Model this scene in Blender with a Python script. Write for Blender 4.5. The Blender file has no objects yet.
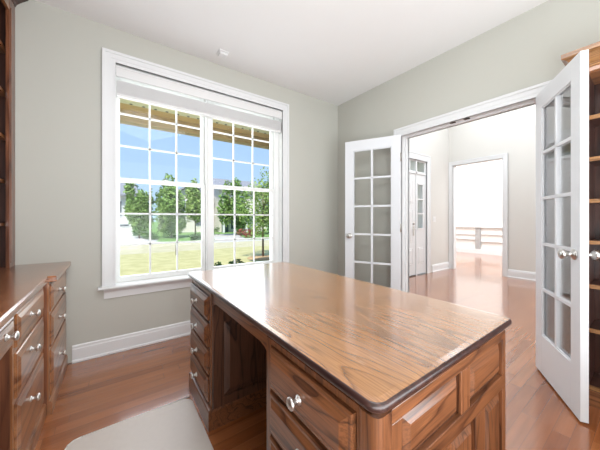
import bpy, bmesh, math, random
from mathutils import Vector, Matrix
R = math.radians
scn = bpy.context.scene
col = scn.collection

# ------------------------------------------------------------ camera, world, sun, area lights, exposure
cam_d = bpy.data.cameras.new('camera')
cam_d.sensor_width = 36.0
cam_d.lens = 260.5 / 600 * 36
cam_d.shift_y = -(225 - 218.8) / 600
cam_d.clip_start = 0.02
cam_d.clip_end = 500
cam = bpy.data.objects.new('camera', cam_d)
cam.location = (0, 0, 1.119)
cam.rotation_euler = (R(90), 0, R(-35.73))
col.objects.link(cam)
scn.camera = cam

world = bpy.data.worlds.new('sky')
scn.world = world
world.use_nodes = True
wn = world.node_tree
wn.nodes.clear()
w_out = wn.nodes.new('ShaderNodeOutputWorld')
w_bg = wn.nodes.new('ShaderNodeBackground')
w_tc = wn.nodes.new('ShaderNodeTexCoord')
w_sep = wn.nodes.new('ShaderNodeSeparateXYZ')
w_ramp = wn.nodes.new('ShaderNodeValToRGB')
wn.links.new(w_tc.outputs['Generated'], w_sep.inputs[0])
wn.links.new(w_sep.outputs['Z'], w_ramp.inputs[0])
wn.links.new(w_ramp.outputs[0], w_bg.inputs[0])
wn.links.new(w_bg.outputs[0], w_out.inputs[0])
w_ramp.color_ramp.elements[0].position = 0.0
w_ramp.color_ramp.elements[0].color = (0.50, 0.69, 0.88, 1)
w_ramp.color_ramp.elements[1].position = 0.9
w_ramp.color_ramp.elements[1].color = (0.22, 0.44, 0.9, 1)
e = w_ramp.color_ramp.elements.new(0.35)
e.color = (0.36, 0.56, 0.86, 1)
w_bg.inputs[1].default_value = 1.2

sun_d = bpy.data.lights.new('sun', 'SUN')
sun_d.energy = 5.6
sun_d.angle = R(1.0)
sun_d.color = (1, 0.96, 0.88)
sun = bpy.data.objects.new('sun', sun_d)
sun.rotation_euler = Vector((0.35, 0.55, -0.95)).to_track_quat('-Z', 'Y').to_euler()
sun.location = (-10, -10, 30)
col.objects.link(sun)


def area(name, loc, aim, sx, sy, power, colour=(1, 1, 1)):
    d = bpy.data.lights.new(name, 'AREA')
    d.shape = 'RECTANGLE'
    d.size, d.size_y = sx, sy
    d.energy = power
    d.color = colour
    o = bpy.data.objects.new(name, d)
    o.location = loc
    o.rotation_euler = (Vector(aim) - Vector(loc)).to_track_quat('-Z', 'Y').to_euler()
    col.objects.link(o)
    return o


area('window_fill', (0.84, 3.05, 1.5), (0.95, 0, 1.25), 1.6, 1.8, 32, (0.95, 0.98, 1))  # added light outside the glass, strengthens the daylight and its glare
area('back_fill', (0.9, -1.82, 1.40), (0.9, 2.0, 1.6), 3.0, 2.2, 42, (0.96, 0.98, 1))  # added fill before the back wall, which has no window
area('office_fill_down', (0.55, 0.65, 2.69), (0.75, 0.85, 0), 1.2, 1.2, 30, (0.97, 0.985, 1))  # added fill below the ceiling, no lamp hangs there
area('office_fill_up', (0.6, -0.8, 0.9), (0.9, 0.2, 2.72), 2.4, 1.4, 72, (0.90, 0.96, 1))  # added fill behind the camera, aimed up to brighten the ceiling
area('foyer_fill', (4.45, 0.6, 3.6), (4.45, 0.6, 0), 3.2, 4.0, 132, (0.88, 0.95, 1))  # added fill for the foyer, not a fitting
area('far_room_fill', (7.95, 2.6, 3.6), (7.95, 2.6, 0), 3.1, 6.5, 300, (0.92, 0.97, 1))  # added fill that brightens the far room, no fixture there

scn.view_settings.view_transform = 'Standard'
scn.view_settings.look = 'None'
scn.view_settings.exposure = 0.0
scn.view_settings.gamma = 1.0
scn.view_settings.use_curve_mapping = False

# ------------------------------------------------------------ materials
def new_mat(name):
    m = bpy.data.materials.new(name)
    m.use_nodes = True
    nt = m.node_tree
    return m, nt, nt.nodes['Principled BSDF']


def rgba(c):
    return (c[0], c[1], c[2], 1)


def plain(name, c, rough=0.5, metal=0.0, coat=0.0, vary=0.06, scale=6, bump=0.0, bscale=150):
    m, nt, b = new_mat(name)
    n = nt.nodes
    tc = n.new('ShaderNodeTexCoord')
    no = n.new('ShaderNodeTexNoise')
    no.inputs['Scale'].default_value = scale
    no.inputs['Detail'].default_value = 3
    nt.links.new(tc.outputs['Object'], no.inputs['Vector'])
    mx = n.new('ShaderNodeMix')
    mx.data_type = 'RGBA'
    mx.inputs[6].default_value = rgba([q * (1 - vary) for q in c])
    mx.inputs[7].default_value = rgba([min(1, q * (1 + vary)) for q in c])
    nt.links.new(no.outputs['Fac'], mx.inputs[0])
    nt.links.new(mx.outputs[2], b.inputs['Base Color'])
    b.inputs['Roughness'].default_value = rough
    b.inputs['Metallic'].default_value = metal
    b.inputs['Coat Weight'].default_value = coat
    if bump:
        n2 = n.new('ShaderNodeTexNoise')
        n2.inputs['Scale'].default_value = bscale
        nt.links.new(tc.outputs['Object'], n2.inputs['Vector'])
        bp = n.new('ShaderNodeBump')
        bp.inputs['Strength'].default_value = bump
        bp.inputs['Distance'].default_value = 0.002
        nt.links.new(n2.outputs['Fac'], bp.inputs['Height'])
        nt.links.new(bp.outputs[0], b.inputs['Normal'])
    return m


def wood(name, dark, light, axis, rough=0.3, coat=0.3, cior=1.7, crough=0.15, detail=2.0, dist=0.4, across=9.0, along=0.9, rings=9.0, pore=0.45, scratches=False, lo=0.0, hi=1.0, thin=False):
    m, nt, b = new_mat(name)
    n, l = nt.nodes, nt.links
    tc = n.new('ShaderNodeTexCoord')
    mp = n.new('ShaderNodeMapping')
    sc = [across] * 3
    sc['xyz'.index(axis)] = along
    mp.inputs['Scale'].default_value = sc
    l.new(tc.outputs['Object'], mp.inputs['Vector'])
    no = n.new('ShaderNodeTexNoise')
    no.inputs['Scale'].default_value = 1.0
    no.inputs['Detail'].default_value = detail
    no.inputs['Distortion'].default_value = dist
    l.new(mp.outputs[0], no.inputs['Vector'])
    mul = n.new('ShaderNodeMath'); mul.operation = 'MULTIPLY'; mul.inputs[1].default_value = rings
    l.new(no.outputs['Fac'], mul.inputs[0])
    fr = n.new('ShaderNodeMath'); fr.operation = 'FRACT'
    l.new(mul.outputs[0], fr.inputs[0])
    ramp = n.new('ShaderNodeValToRGB')
    cr = ramp.color_ramp
    cr.elements[0].position = 0.0
    cr.elements[0].color = rgba([d + (q - d) * lo for d, q in zip(dark, light)])
    cr.elements[1].position = 1.0
    cr.elements[1].color = rgba([d + (q - d) * (lo * 0.7 + 0.2) for d, q in zip(dark, light)])
    e = cr.elements.new(0.22); e.color = rgba([d + (q - d) * 0.8 * hi for d, q in zip(dark, light)])
    e = cr.elements.new(0.7); e.color = rgba([d + (q - d) * hi for d, q in zip(dark, light)])
    if thin:
        cr.elements[1].position = 0.22
        cr.elements[2].position = 0.88
        cr.elements[3].color = rgba([d + (q - d) * 0.45 for d, q in zip(dark, light)])
    l.new(fr.outputs[0], ramp.inputs[0])
    # slow tone drift from board to board
    nb = n.new('ShaderNodeTexNoise'); nb.inputs['Scale'].default_value = 0.45; nb.inputs['Detail'].default_value = 0
    l.new(mp.outputs[0], nb.inputs['Vector'])
    rb = n.new('ShaderNodeValToRGB')
    rb.color_ramp.elements[0].position = 0.3; rb.color_ramp.elements[0].color = (0.82, 0.80, 0.78, 1)
    rb.color_ramp.elements[1].position = 0.7; rb.color_ramp.elements[1].color = (1.12, 1.12, 1.10, 1)
    l.new(nb.outputs['Fac'], rb.inputs[0])
    mb_ = n.new('ShaderNodeMix'); mb_.data_type = 'RGBA'; mb_.blend_type = 'MULTIPLY'; mb_.inputs[0].default_value = 1
    l.new(ramp.outputs[0], mb_.inputs[6]); l.new(rb.outputs[0], mb_.inputs[7])
    # open pores, fine streaks along the grain
    mp2 = n.new('ShaderNodeMapping')
    s2 = [230.0] * 3
    s2['xyz'.index(axis)] = 7.0
    mp2.inputs['Scale'].default_value = s2
    l.new(tc.outputs['Object'], mp2.inputs['Vector'])
    n2 = n.new('ShaderNodeTexNoise'); n2.inputs['Scale'].default_value = 1.0; n2.inputs['Detail'].default_value = 2
    l.new(mp2.outputs[0], n2.inputs['Vector'])
    r2 = n.new('ShaderNodeValToRGB')
    r2.color_ramp.elements[0].position = 0.36; r2.color_ramp.elements[0].color = (1 - pore, 1 - pore, 1 - pore, 1)
    r2.color_ramp.elements[1].position = 0.56; r2.color_ramp.elements[1].color = (1, 1, 1, 1)
    l.new(n2.outputs['Fac'], r2.inputs[0])
    mx = n.new('ShaderNodeMix'); mx.data_type = 'RGBA'; mx.blend_type = 'MULTIPLY'; mx.inputs[0].default_value = 1
    l.new(mb_.outputs[2], mx.inputs[6]); l.new(r2.outputs[0], mx.inputs[7])
    outc = mx.outputs[2]
    if scratches:
        mp3 = n.new('ShaderNodeMapping'); mp3.inputs['Scale'].default_value = (9, 2.2, 1); mp3.inputs['Rotation'].default_value = (0, 0, 0.35)
        l.new(tc.outputs['Object'], mp3.inputs['Vector'])
        n3 = n.new('ShaderNodeTexNoise'); n3.inputs['Scale'].default_value = 1.6; n3.inputs['Detail'].default_value = 8; n3.inputs['Roughness'].default_value = 0.75
        l.new(mp3.outputs[0], n3.inputs['Vector'])
        r3 = n.new('ShaderNodeValToRGB')
        r3.color_ramp.elements[0].position = 0.60; r3.color_ramp.elements[0].color = (0, 0, 0, 1)
        r3.color_ramp.elements[1].position = 0.75; r3.color_ramp.elements[1].color = (0.30, 0.30, 0.30, 1)
        l.new(n3.outputs['Fac'], r3.inputs[0])
        m3 = n.new('ShaderNodeMix'); m3.data_type = 'RGBA'
        m3.inputs[7].default_value = (0.66, 0.55, 0.47, 1)
        l.new(r3.outputs[0], m3.inputs[0]); l.new(outc, m3.inputs[6])
        outc = m3.outputs[2]
    l.new(outc, b.inputs['Base Color'])
    b.inputs['Roughness'].default_value = rough
    b.inputs['Coat Weight'].default_value = coat
    b.inputs['Coat Roughness'].default_value = crough
    b.inputs['Coat IOR'].default_value = cior
    bp = n.new('ShaderNodeBump'); bp.inputs['Strength'].default_value = 0.12; bp.inputs['Distance'].default_value = 0.001
    l.new(n2.outputs['Fac'], bp.inputs['Height']); l.new(bp.outputs[0], b.inputs['Normal'])
    return m


def floor_mat():
    m, nt, b = new_mat('hardwood_planks')
    n, l = nt.nodes, nt.links
    tc = n.new('ShaderNodeTexCoord')
    br = n.new('ShaderNodeTexBrick')
    br.inputs['Scale'].default_value = 1.0
    br.inputs['Brick Width'].default_value = 0.95
    br.inputs['Row Height'].default_value = 0.068
    br.inputs['Mortar Size'].default_value = 0.0007
    br.inputs['Mortar Smooth'].default_value = 0.1
    br.inputs['Color1'].default_value = (0, 0, 0, 1)
    br.inputs['Color2'].default_value = (1, 1, 1, 1)
    br.inputs['Mortar'].default_value = (0, 0, 0, 1)
    br.offset = 0.0
    sp = n.new('ShaderNodeSeparateXYZ'); l.new(tc.outputs['Object'], sp.inputs[0])
    dv = n.new('ShaderNodeMath'); dv.operation = 'DIVIDE'; dv.inputs[1].default_value = 0.068; l.new(sp.outputs['Y'], dv.inputs[0])
    fl = n.new('ShaderNodeMath'); fl.operation = 'FLOOR'; l.new(dv.outputs[0], fl.inputs[0])
    wnz = n.new('ShaderNodeTexWhiteNoise'); wnz.noise_dimensions = '1D'; l.new(fl.outputs[0], wnz.inputs['W'])
    ad = n.new('ShaderNodeMath'); ad.operation = 'ADD'; l.new(sp.outputs['X'], ad.inputs[0]); l.new(wnz.outputs['Value'], ad.inputs[1])
    cb = n.new('ShaderNodeCombineXYZ'); l.new(ad.outputs[0], cb.inputs['X']); l.new(sp.outputs['Y'], cb.inputs['Y'])
    l.new(cb.outputs[0], br.inputs['Vector'])
    ramp = n.new('ShaderNodeValToRGB')
    ramp.color_ramp.elements[0].color = (0.245, 0.072, 0.021, 1)
    ramp.color_ramp.elements[1].color = (0.38, 0.136, 0.046, 1)
    e = ramp.color_ramp.elements.new(0.5); e.color = (0.315, 0.102, 0.032, 1)
    l.new(br.outputs['Color'], ramp.inputs[0])
    # grain shifted per plank
    add = n.new('ShaderNodeVectorMath'); add.operation = 'MULTIPLY_ADD'
    add.inputs[1].default_value = (17, 31, 5)
    l.new(br.outputs['Color'], add.inputs[0]); l.new(tc.outputs['Object'], add.inputs[2])
    mp = n.new('ShaderNodeMapping'); mp.inputs['Scale'].default_value = (1.4, 22, 1)
    l.new(add.outputs[0], mp.inputs['Vector'])
    no = n.new('ShaderNodeTexNoise'); no.inputs['Scale'].default_value = 1.5; no.inputs['Detail'].default_value = 5; no.inputs['Distortion'].default_value = 0.4
    l.new(mp.outputs[0], no.inputs['Vector'])
    r2 = n.new('ShaderNodeValToRGB')
    r2.color_ramp.elements[0].position = 0.3; r2.color_ramp.elements[0].color = (0.8, 0.78, 0.76, 1)
    r2.color_ramp.elements[1].position = 0.65; r2.color_ramp.elements[1].color = (1.1, 1.1, 1.1, 1)
    l.new(no.outputs['Fac'], r2.inputs[0])
    mx = n.new('ShaderNodeMix'); mx.data_type = 'RGBA'; mx.blend_type = 'MULTIPLY'; mx.inputs[0].default_value = 1
    l.new(ramp.outputs[0], mx.inputs[6]); l.new(r2.outputs[0], mx.inputs[7])
    m2 = n.new('ShaderNodeMix'); m2.data_type = 'RGBA'
    m2.inputs[7].default_value = (0.15, 0.06, 0.03, 1)
    l.new(br.outputs['Fac'], m2.inputs[0]); l.new(mx.outputs[2], m2.inputs[6])
    l.new(m2.outputs[2], b.inputs['Base Color'])
    b.inputs['Roughness'].default_value = 0.27
    b.inputs['Coat Weight'].default_value = 1.0
    b.inputs['Coat IOR'].default_value = 1.6
    b.inputs['Coat Roughness'].default_value = 0.12
    bp = n.new('ShaderNodeBump'); bp.inputs['Strength'].default_value = 0.25; bp.inputs['Distance'].default_value = 0.001; bp.invert = True
    l.new(br.outputs['Fac'], bp.inputs['Height']); l.new(bp.outputs[0], b.inputs['Normal'])
    return m


def glass_mat(name, tint=(1, 1, 1), gloss=1.0, rough=0.0):
    m = bpy.data.materials.new(name)
    m.use_nodes = True
    nt = m.node_tree
    nt.nodes.clear()
    n, l = nt.nodes, nt.links
    out = n.new('ShaderNodeOutputMaterial')
    tr = n.new('ShaderNodeBsdfTransparent'); tr.inputs[0].default_value = rgba(tint)
    gl = n.new('ShaderNodeBsdfGlossy'); gl.inputs['Roughness'].default_value = rough
    fz = n.new('ShaderNodeFresnel'); fz.inputs[0].default_value = 1.5
    mu = n.new('ShaderNodeMath'); mu.operation = 'MULTIPLY'; mu.inputs[1].default_value = gloss
    mx = n.new('ShaderNodeMixShader')
    l.new(fz.outputs[0], mu.inputs[0]); l.new(mu.outputs[0], mx.inputs[0])
    l.new(tr.outputs[0], mx.inputs[1]); l.new(gl.outputs[0], mx.inputs[2]); l.new(mx.outputs[0], out.inputs[0])
    return m


def two_tone(name, c1, c2, scale, rough=0.9, detail=5):
    m, nt, b = new_mat(name)
    n, l = nt.nodes, nt.links
    tc = n.new('ShaderNodeTexCoord')
    no = n.new('ShaderNodeTexNoise'); no.inputs['Scale'].default_value = scale; no.inputs['Detail'].default_value = detail
    l.new(tc.outputs['Object'], no.inputs['Vector'])
    r = n.new('ShaderNodeValToRGB')
    r.color_ramp.elements[0].position = 0.35; r.color_ramp.elements[0].color = rgba(c1)
    r.color_ramp.elements[1].position = 0.65; r.color_ramp.elements[1].color = rgba(c2)
    l.new(no.outputs['Fac'], r.inputs[0]); l.new(r.outputs[0], b.inputs['Base Color'])
    b.inputs['Roughness'].default_value = rough
    return m


M = {}
M['wall'] = plain('sage_grey_paint', (0.562, 0.562, 0.512), 0.75, vary=0.015, scale=2, bump=0.05)
M['wall_foyer'] = plain('pale_greige_paint', (0.70, 0.685, 0.65), 0.75, vary=0.015, scale=2, bump=0.05)
M['wall_bright'] = plain('white_paint', (0.86, 0.86, 0.84), 0.7, vary=0.01)
M['ceiling'] = plain('ceiling_paint', (0.86, 0.86, 0.86), 0.85, vary=0.01)
M['trim'] = plain('white_gloss_trim', (0.80, 0.81, 0.82), 0.35, vary=0.01)
M['door'] = plain('white_door_paint', (0.78, 0.80, 0.83), 0.32, vary=0.01)
M['blind'] = plain('white_blind', (0.80, 0.80, 0.80), 0.45, vary=0.02)
M['vinyl'] = plain('white_vinyl', (0.86, 0.87, 0.86), 0.3, vary=0.01)
M['floor'] = floor_mat()
OD, OL = (0.065, 0.023, 0.012), (0.245, 0.092, 0.038)
for ax in 'xyz':
    M['oak_' + ax] = wood('desk_oak_' + ax, OD, OL, ax, 0.33, 0.35, across=9, along=0.9, rings=8, pore=0.35, thin=True)
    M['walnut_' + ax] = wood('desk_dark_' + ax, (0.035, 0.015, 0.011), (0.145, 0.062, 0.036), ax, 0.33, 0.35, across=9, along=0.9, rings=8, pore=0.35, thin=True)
    M['cherry_' + ax] = wood('credenza_cherry_' + ax, (0.15, 0.048, 0.018), (0.40, 0.165, 0.066), ax, 0.28, 0.5, across=7, along=0.8, rings=5, pore=0.25)
    M['cherryd_' + ax] = wood('dark_cherry_' + ax, (0.10, 0.034, 0.018), (0.25, 0.092, 0.045), ax, 0.3, 0.3, across=7, along=0.8, rings=5, pore=0.25)
    M['case_' + ax] = wood('bookcase_brown_' + ax, (0.026, 0.010, 0.008), (0.085, 0.030, 0.020), ax, 0.38, 0.2, across=7, along=0.8, rings=5, pore=0.3)
M['desktop'] = wood('desktop_oak', (0.22, 0.088, 0.030), (0.46, 0.208, 0.072), 'y', 0.25, 1.0, cior=2.2, crough=0.14, detail=1.6, dist=0.7, across=8.0, along=1.0, rings=11, pore=0.30, thin=True, scratches=True)
M['desk_edge'] = wood('desktop_edge', (0.022, 0.010, 0.010), (0.055, 0.024, 0.020), 'y', 0.35, 0.3, cior=1.45)
M['counter'] = wood('counter_top_wood', (0.20, 0.070, 0.030), (0.40, 0.155, 0.066), 'y', 0.25, 0.8, cior=1.65, across=6, along=0.7, rings=6, pore=0.25)
M['shelf_edge'] = wood('shelf_edge_oak', (0.24, 0.105, 0.036), (0.46, 0.225, 0.085), 'y', 0.35, 0.3)
M['nickel'] = plain('brushed_nickel', (0.62, 0.60, 0.57), 0.28, metal=1.0)
M['pewter'] = plain('pewter', (0.72, 0.70, 0.68), 0.38, metal=1.0)
M['bronze'] = plain('dark_metal', (0.11, 0.095, 0.085), 0.35, metal=0.8)
M['gap'] = plain('dark_recess', (0.03, 0.02, 0.018), 0.8)
M['glass'] = glass_mat('window_glass', (0.98, 0.99, 0.99), 0.25)
M['door_glass'] = glass_mat('door_glass', (1, 1, 1), 0.7, 0.03)
M['mat'] = plain('clear_vinyl_mat', (0.58, 0.52, 0.475), 0.42, coat=0.06, vary=0.04, scale=40, bump=0.3, bscale=400)  # window light reflected by the vinyl is put into the pale base colour
M['mat_lip'] = plain('vinyl_mat_lip', (0.74, 0.70, 0.66), 0.2, coat=0.5)
M['plastic'] = plain('white_plastic', (0.82, 0.82, 0.82), 0.4, vary=0.01)
# outdoors
M['lawn'] = two_tone('lawn_grass', (0.45, 0.41, 0.18), (0.56, 0.51, 0.25), 3)
M['dry'] = two_tone('dry_grass', (0.50, 0.45, 0.27), (0.58, 0.52, 0.34), 2)
M['green'] = two_tone('green_grass', (0.13, 0.26, 0.06), (0.22, 0.36, 0.10), 2)
M['concrete'] = two_tone('pale_concrete', (0.52, 0.49, 0.45), (0.60, 0.57, 0.53), 5)
M['mulch'] = two_tone('pine_mulch', (0.42, 0.26, 0.13), (0.55, 0.38, 0.2), 14)
M['leaf_mid'] = two_tone('tree_leaves', (0.13, 0.24, 0.055), (0.30, 0.44, 0.13), 1.6)
M['leaf_dark'] = two_tone('dark_leaves', (0.05, 0.11, 0.035), (0.14, 0.24, 0.08), 1.6)
M['leaf_light'] = two_tone('young_leaves', (0.20, 0.33, 0.08), (0.40, 0.52, 0.17), 3)
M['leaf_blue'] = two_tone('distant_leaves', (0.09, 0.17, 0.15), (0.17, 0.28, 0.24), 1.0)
M['bark'] = two_tone('bark', (0.13, 0.09, 0.06), (0.24, 0.18, 0.13), 20)
M['siding'] = plain('pale_siding', (0.72, 0.66, 0.60), 0.8, vary=0.04)
M['siding_w'] = plain('white_siding', (0.80, 0.78, 0.76), 0.8, vary=0.03)
M['roof'] = two_tone('grey_shingles', (0.22, 0.22, 0.24), (0.32, 0.32, 0.35), 9)
M['far_window'] = plain('dark_window_glass', (0.10, 0.12, 0.14), 0.15)
M['soffit'] = plain('tan_soffit', (0.86, 0.58, 0.25), 0.7, vary=0.05)
M['beam'] = wood('porch_beam_wood', (0.56, 0.40, 0.20), (0.70, 0.52, 0.27), 'x', 0.6, 0.0)
M['soffit_vent'] = plain('pale_soffit_vent', (0.95, 0.88, 0.60), 0.7, vary=0.04)


# ------------------------------------------------------------ mesh helpers
class MB:
    def __init__(s):
        s.v, s.f, s.sm = [], [], []

    def add(s, vs, fs, smooth=False):
        o = len(s.v)
        s.v += [tuple(q) for q in vs]
        for f in fs:
            s.f.append([i + o for i in f]); s.sm.append(smooth)
        return s

    def box(s, x0, x1, y0, y1, z0, z1):
        return s.add([(x0, y0, z0), (x1, y0, z0), (x1, y1, z0), (x0, y1, z0), (x0, y0, z1), (x1, y0, z1), (x1, y1, z1), (x0, y1, z1)],
                     [(0, 3, 2, 1), (4, 5, 6, 7), (0, 1, 5, 4), (1, 2, 6, 5), (2, 3, 7, 6), (3, 0, 4, 7)])

    def panel(s, c, U, V, N, w, h, rings):
        """raised panel: concentric rectangles (inset, height) from a surface"""
        c, U, V, N = Vector(c), Vector(U), Vector(V), Vector(N)
        vs, fs = [], []
        for a, z in rings:
            for p, q in ((a, a), (w - a, a), (w - a, h - a), (a, h - a)):
                vs.append(c + U * p + V * q + N * z)
        k = len(rings)
        for i in range(k - 1):
            for j in range(4):
                fs.append((i * 4 + j, i * 4 + (j + 1) % 4, i * 4 + 4 + (j + 1) % 4, i * 4 + 4 + j))
        fs.append((k * 4 - 4, k * 4 - 3, k * 4 - 2, k * 4 - 1))
        fs.append((3, 2, 1, 0))
        return s.add(vs, fs)

    def prism(s, prof, P, A, B, L):
        """profile points (a, b) in plane A,B at P, pushed along L"""
        P, A, B, L = Vector(P), Vector(A), Vector(B), Vector(L)
        n = len(prof)
        vs = [P + A * a + B * b for a, b in prof] + [P + A * a + B * b + L for a, b in prof]
        fs = [(i, (i + 1) % n, n + (i + 1) % n, n + i) for i in range(n)]
        fs += [tuple(range(n - 1, -1, -1)), tuple(range(n, 2 * n))]
        return s.add(vs, fs)

    def loft(s, loops, smooth=False):
        n = len(loops[0])
        vs = [p for lp in loops for p in lp]
        fs = []
        for i in range(len(loops) - 1):
            for j in range(n):
                fs.append((i * n + j, i * n + (j + 1) % n, (i + 1) * n + (j + 1) % n, (i + 1) * n + j))
        s.add(vs, fs, smooth)
        o = len(s.v) - len(vs)
        s.f.append([o + j for j in range(n - 1, -1, -1)]); s.sm.append(False)
        s.f.append([o + (len(loops) - 1) * n + j for j in range(n)]); s.sm.append(False)
        return s

    def lathe(s, prof, P, D, n=20):
        """profile (radius, distance along D) about axis D at P"""
        P, D = Vector(P), Vector(D).normalized()
        A = D.orthogonal().normalized(); B = D.cross(A)
        loops = []
        for r, d in prof:
            loops.append([P + D * d + (A * math.cos(2 * math.pi * k / n) + B * math.sin(2 * math.pi * k / n)) * max(r, 1e-4) for k in range(n)])
        return s.loft(loops, True)

    def tube(s, p, q, r0, r1=None, n=10):
        p, q = Vector(p), Vector(q)
        return s.lathe([(r0, 0), (r1 if r1 is not None else r0, (q - p).length)], p, q - p, n)

    def build(s, name, mat, parent=None, local=False, bevel=0.0, kind=None):
        me = bpy.data.meshes.new(name)
        off = Vector((0, 0, 0))
        if parent is not None and not local:
            p = parent
            while p is not None:
                off += p.location
                p = p.parent
        me.from_pydata([tuple(Vector(v) - off) for v in s.v], [], s.f)
        for p, sm in zip(me.polygons, s.sm):
            p.use_smooth = sm
        bm = bmesh.new(); bm.from_mesh(me)
        bmesh.ops.recalc_face_normals(bm, faces=bm.faces)
        bm.to_mesh(me); bm.free()
        me.materials.append(mat)
        o = bpy.data.objects.new(name, me)
        col.objects.link(o)
        if parent is not None:
            o.parent = parent
        if bevel:
            bv = o.modifiers.new('bevel', 'BEVEL')
            bv.width = bevel; bv.segments = 2; bv.limit_method = 'ANGLE'; bv.angle_limit = R(50)
        if kind:
            o['kind'] = kind
        return o


def tag(o, label, cat, group=None, kind=None):
    o['label'] = label; o['category'] = cat
    if group: o['group'] = group
    if kind: o['kind'] = kind
    return o


def empty(name, loc, label=None, cat=None, group=None, kind=None, rz=0):
    o = bpy.data.objects.new(name, None)
    o.empty_display_size = 0.1
    o.location = loc
    o.rotation_euler = (0, 0, rz)
    col.objects.link(o)
    if label: o['label'] = label
    if cat: o['category'] = cat
    if group: o['group'] = group
    if kind: o['kind'] = kind
    return o


def struct(name, mb, mat, **k):
    return mb.build(name, mat, kind='structure', **k)


def copy_tree(o, parent=None):
    c = o.copy(); col.objects.link(c); c.parent = parent
    for ch in list(o.children):
        copy_tree(ch, c)
    return c


def rrect(x0, x1, y0, y1, r, z, inset=0.0, n=6):
    pts = []
    x0 += inset; x1 -= inset; y0 += inset; y1 -= inset
    r = max(r - inset, 0.002)
    for cx, cy, a0 in ((x1 - r, y0 + r, -90), (x1 - r, y1 - r, 0), (x0 + r, y1 - r, 90), (x0 + r, y0 + r, 180)):
        for k in range(n + 1):
            a = R(a0 + 90 * k / n)
            pts.append((cx + r * math.cos(a), cy + r * math.sin(a), z))
    return pts


# ------------------------------------------------------------ room shell
WY, DX, CH = 2.684, 2.592, 2.719          # window wall, door wall, ceiling
LX, BY = -0.93, -1.95                     # left wall, back wall
DY0, DY1, DH = 0.49, 1.69, 2.055          # french door opening
FY, FX, FCH = 2.82, 6.19, 3.65            # foyer front wall, foyer far wall, foyer ceiling
WX0, WX1, WZ0, WZ1 = 0.0, 1.68, 0.535, 2.44

struct('floor', MB().box(LX - 0.1, 9.7, BY - 0.1, 2.82, -0.06, 0).box(6.25, 9.7, 2.82, 6.6, -0.06, 0), M['floor'])
struct('ceiling', MB().box(LX - 0.1, DX + 0.05, BY - 0.1, WY + 0.2, CH, CH + 0.12), M['ceiling'])
struct('ceiling_foyer', MB().box(DX + 0.05, 9.75, BY - 0.1, 6.7, FCH, FCH + 0.1), M['ceiling'])
w = MB()
w.box(LX - 0.12, WX0, WY, 2.92, -0.3, CH).box(WX1, DX + 0.12, WY, 2.92, -0.3, CH)
w.box(WX0, WX1, WY, 2.92, -0.3, WZ0).box(WX0, WX1, WY, 2.92, WZ1, CH)
struct('wall_window', w, M['wall'])
w = MB()
w.box(DX, DX + 0.06, BY, DY0, 0, CH).box(DX, DX + 0.06, DY1, WY, 0, CH).box(DX, DX + 0.06, DY0, DY1, DH, CH)
struct('wall_door', w, M['wall'])
w = MB()
w.box(DX + 0.06, DX + 0.12, BY, DY0, 0, FCH).box(DX + 0.06, DX + 0.12, DY1, FY, 0, FCH).box(DX + 0.06, DX + 0.12, DY0, DY1, DH, FCH)
struct('wall_foyer_near', w, M['wall_foyer'])
struct('wall_left', MB().box(LX - 0.12, LX, BY - 0.1, WY, -0.3, CH), M['wall'])
struct('wall_back', MB().box(LX - 0.12, DX + 0.06, BY - 0.12, BY, -0.3, CH), M['wall'])
# foyer front wall with entrance unit opening x 3.90..5.27, z 0..2.30
EX0, EX1, EZ = 3.88, 5.27, 2.31
w = MB()
w.box(DX + 0.12, EX0, FY, 2.98, -0.3, FCH).box(EX1, FX + 0.12, FY, 2.98, -0.3, FCH).box(EX0, EX1, FY, 2.98, EZ, FCH)
struct('wall_foyer_front', w, M['wall_foyer'])
OY0, OY1, OZ = 1.815, 2.735, 2.31         # opening in foyer far wall
w = MB()
w.box(FX, FX + 0.06, BY, OY0, 0, FCH).box(FX, FX + 0.06, OY1, FY, 0, FCH).box(FX, FX + 0.06, OY0, OY1, OZ, FCH)
struct('wall_foyer_far', w, M['wall_foyer'])
w = MB()
w.box(FX + 0.06, FX + 0.12, BY, OY0, 0, FCH).box(FX + 0.06, FX + 0.12, OY1, 6.5, 0, FCH).box(FX + 0.06, FX + 0.12, OY0, OY1, OZ, FCH)
w.box(9.6, 9.7, BY, 6.5, 0, FCH).box(FX + 0.06, 9.7, 6.5, 6.6, 0, FCH)
struct('wall_far_room', w, M['wall_bright'])
struct('wall_foyer_back', MB().box(DX + 0.12, 9.7, BY - 0.12, BY, 0, FCH), M['wall_foyer'])


def baseboard(name, p, q, nrm, h=0.131, mat='trim'):
    """from p to q along a wall, nrm points into the room"""
    p, q, nrm = Vector((*p, 0)), Vector((*q, 0)), Vector((*nrm, 0))
    mb = MB()
    prof = [(0, 0), (0.022, 0), (0.022, 0.012), (0.014, 0.02), (0.014, h - 0.03), (0.010, h - 0.022), (0.010, h - 0.008), (0.004, h), (0, h)]
    mb.prism(prof, p, nrm, Vector((0, 0, 1)), q - p)
    return struct(name, mb, M[mat])


baseboard('baseboard_window', (-0.255, WY), (DX, WY), (0, -1))
baseboard('baseboard_door', (DX, DY1 + 0.09), (DX, WY), (-1, 0))
baseboard('baseboard_foyer_front', (EX1 + 0.16, FY), (FX, FY), (0, -1), 0.15)
baseboard('baseboard_foyer_entry', (DX + 0.12, FY), (EX0 - 0.1, FY), (0, -1), 0.15)
baseboard('baseboard_foyer_far', (FX, BY), (FX, OY0 - 0.08), (-1, 0), 0.15)
baseboard('baseboard_far_room', (9.6, -0.8), (9.6, 1.77), (-1, 0), 0.15)


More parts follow.
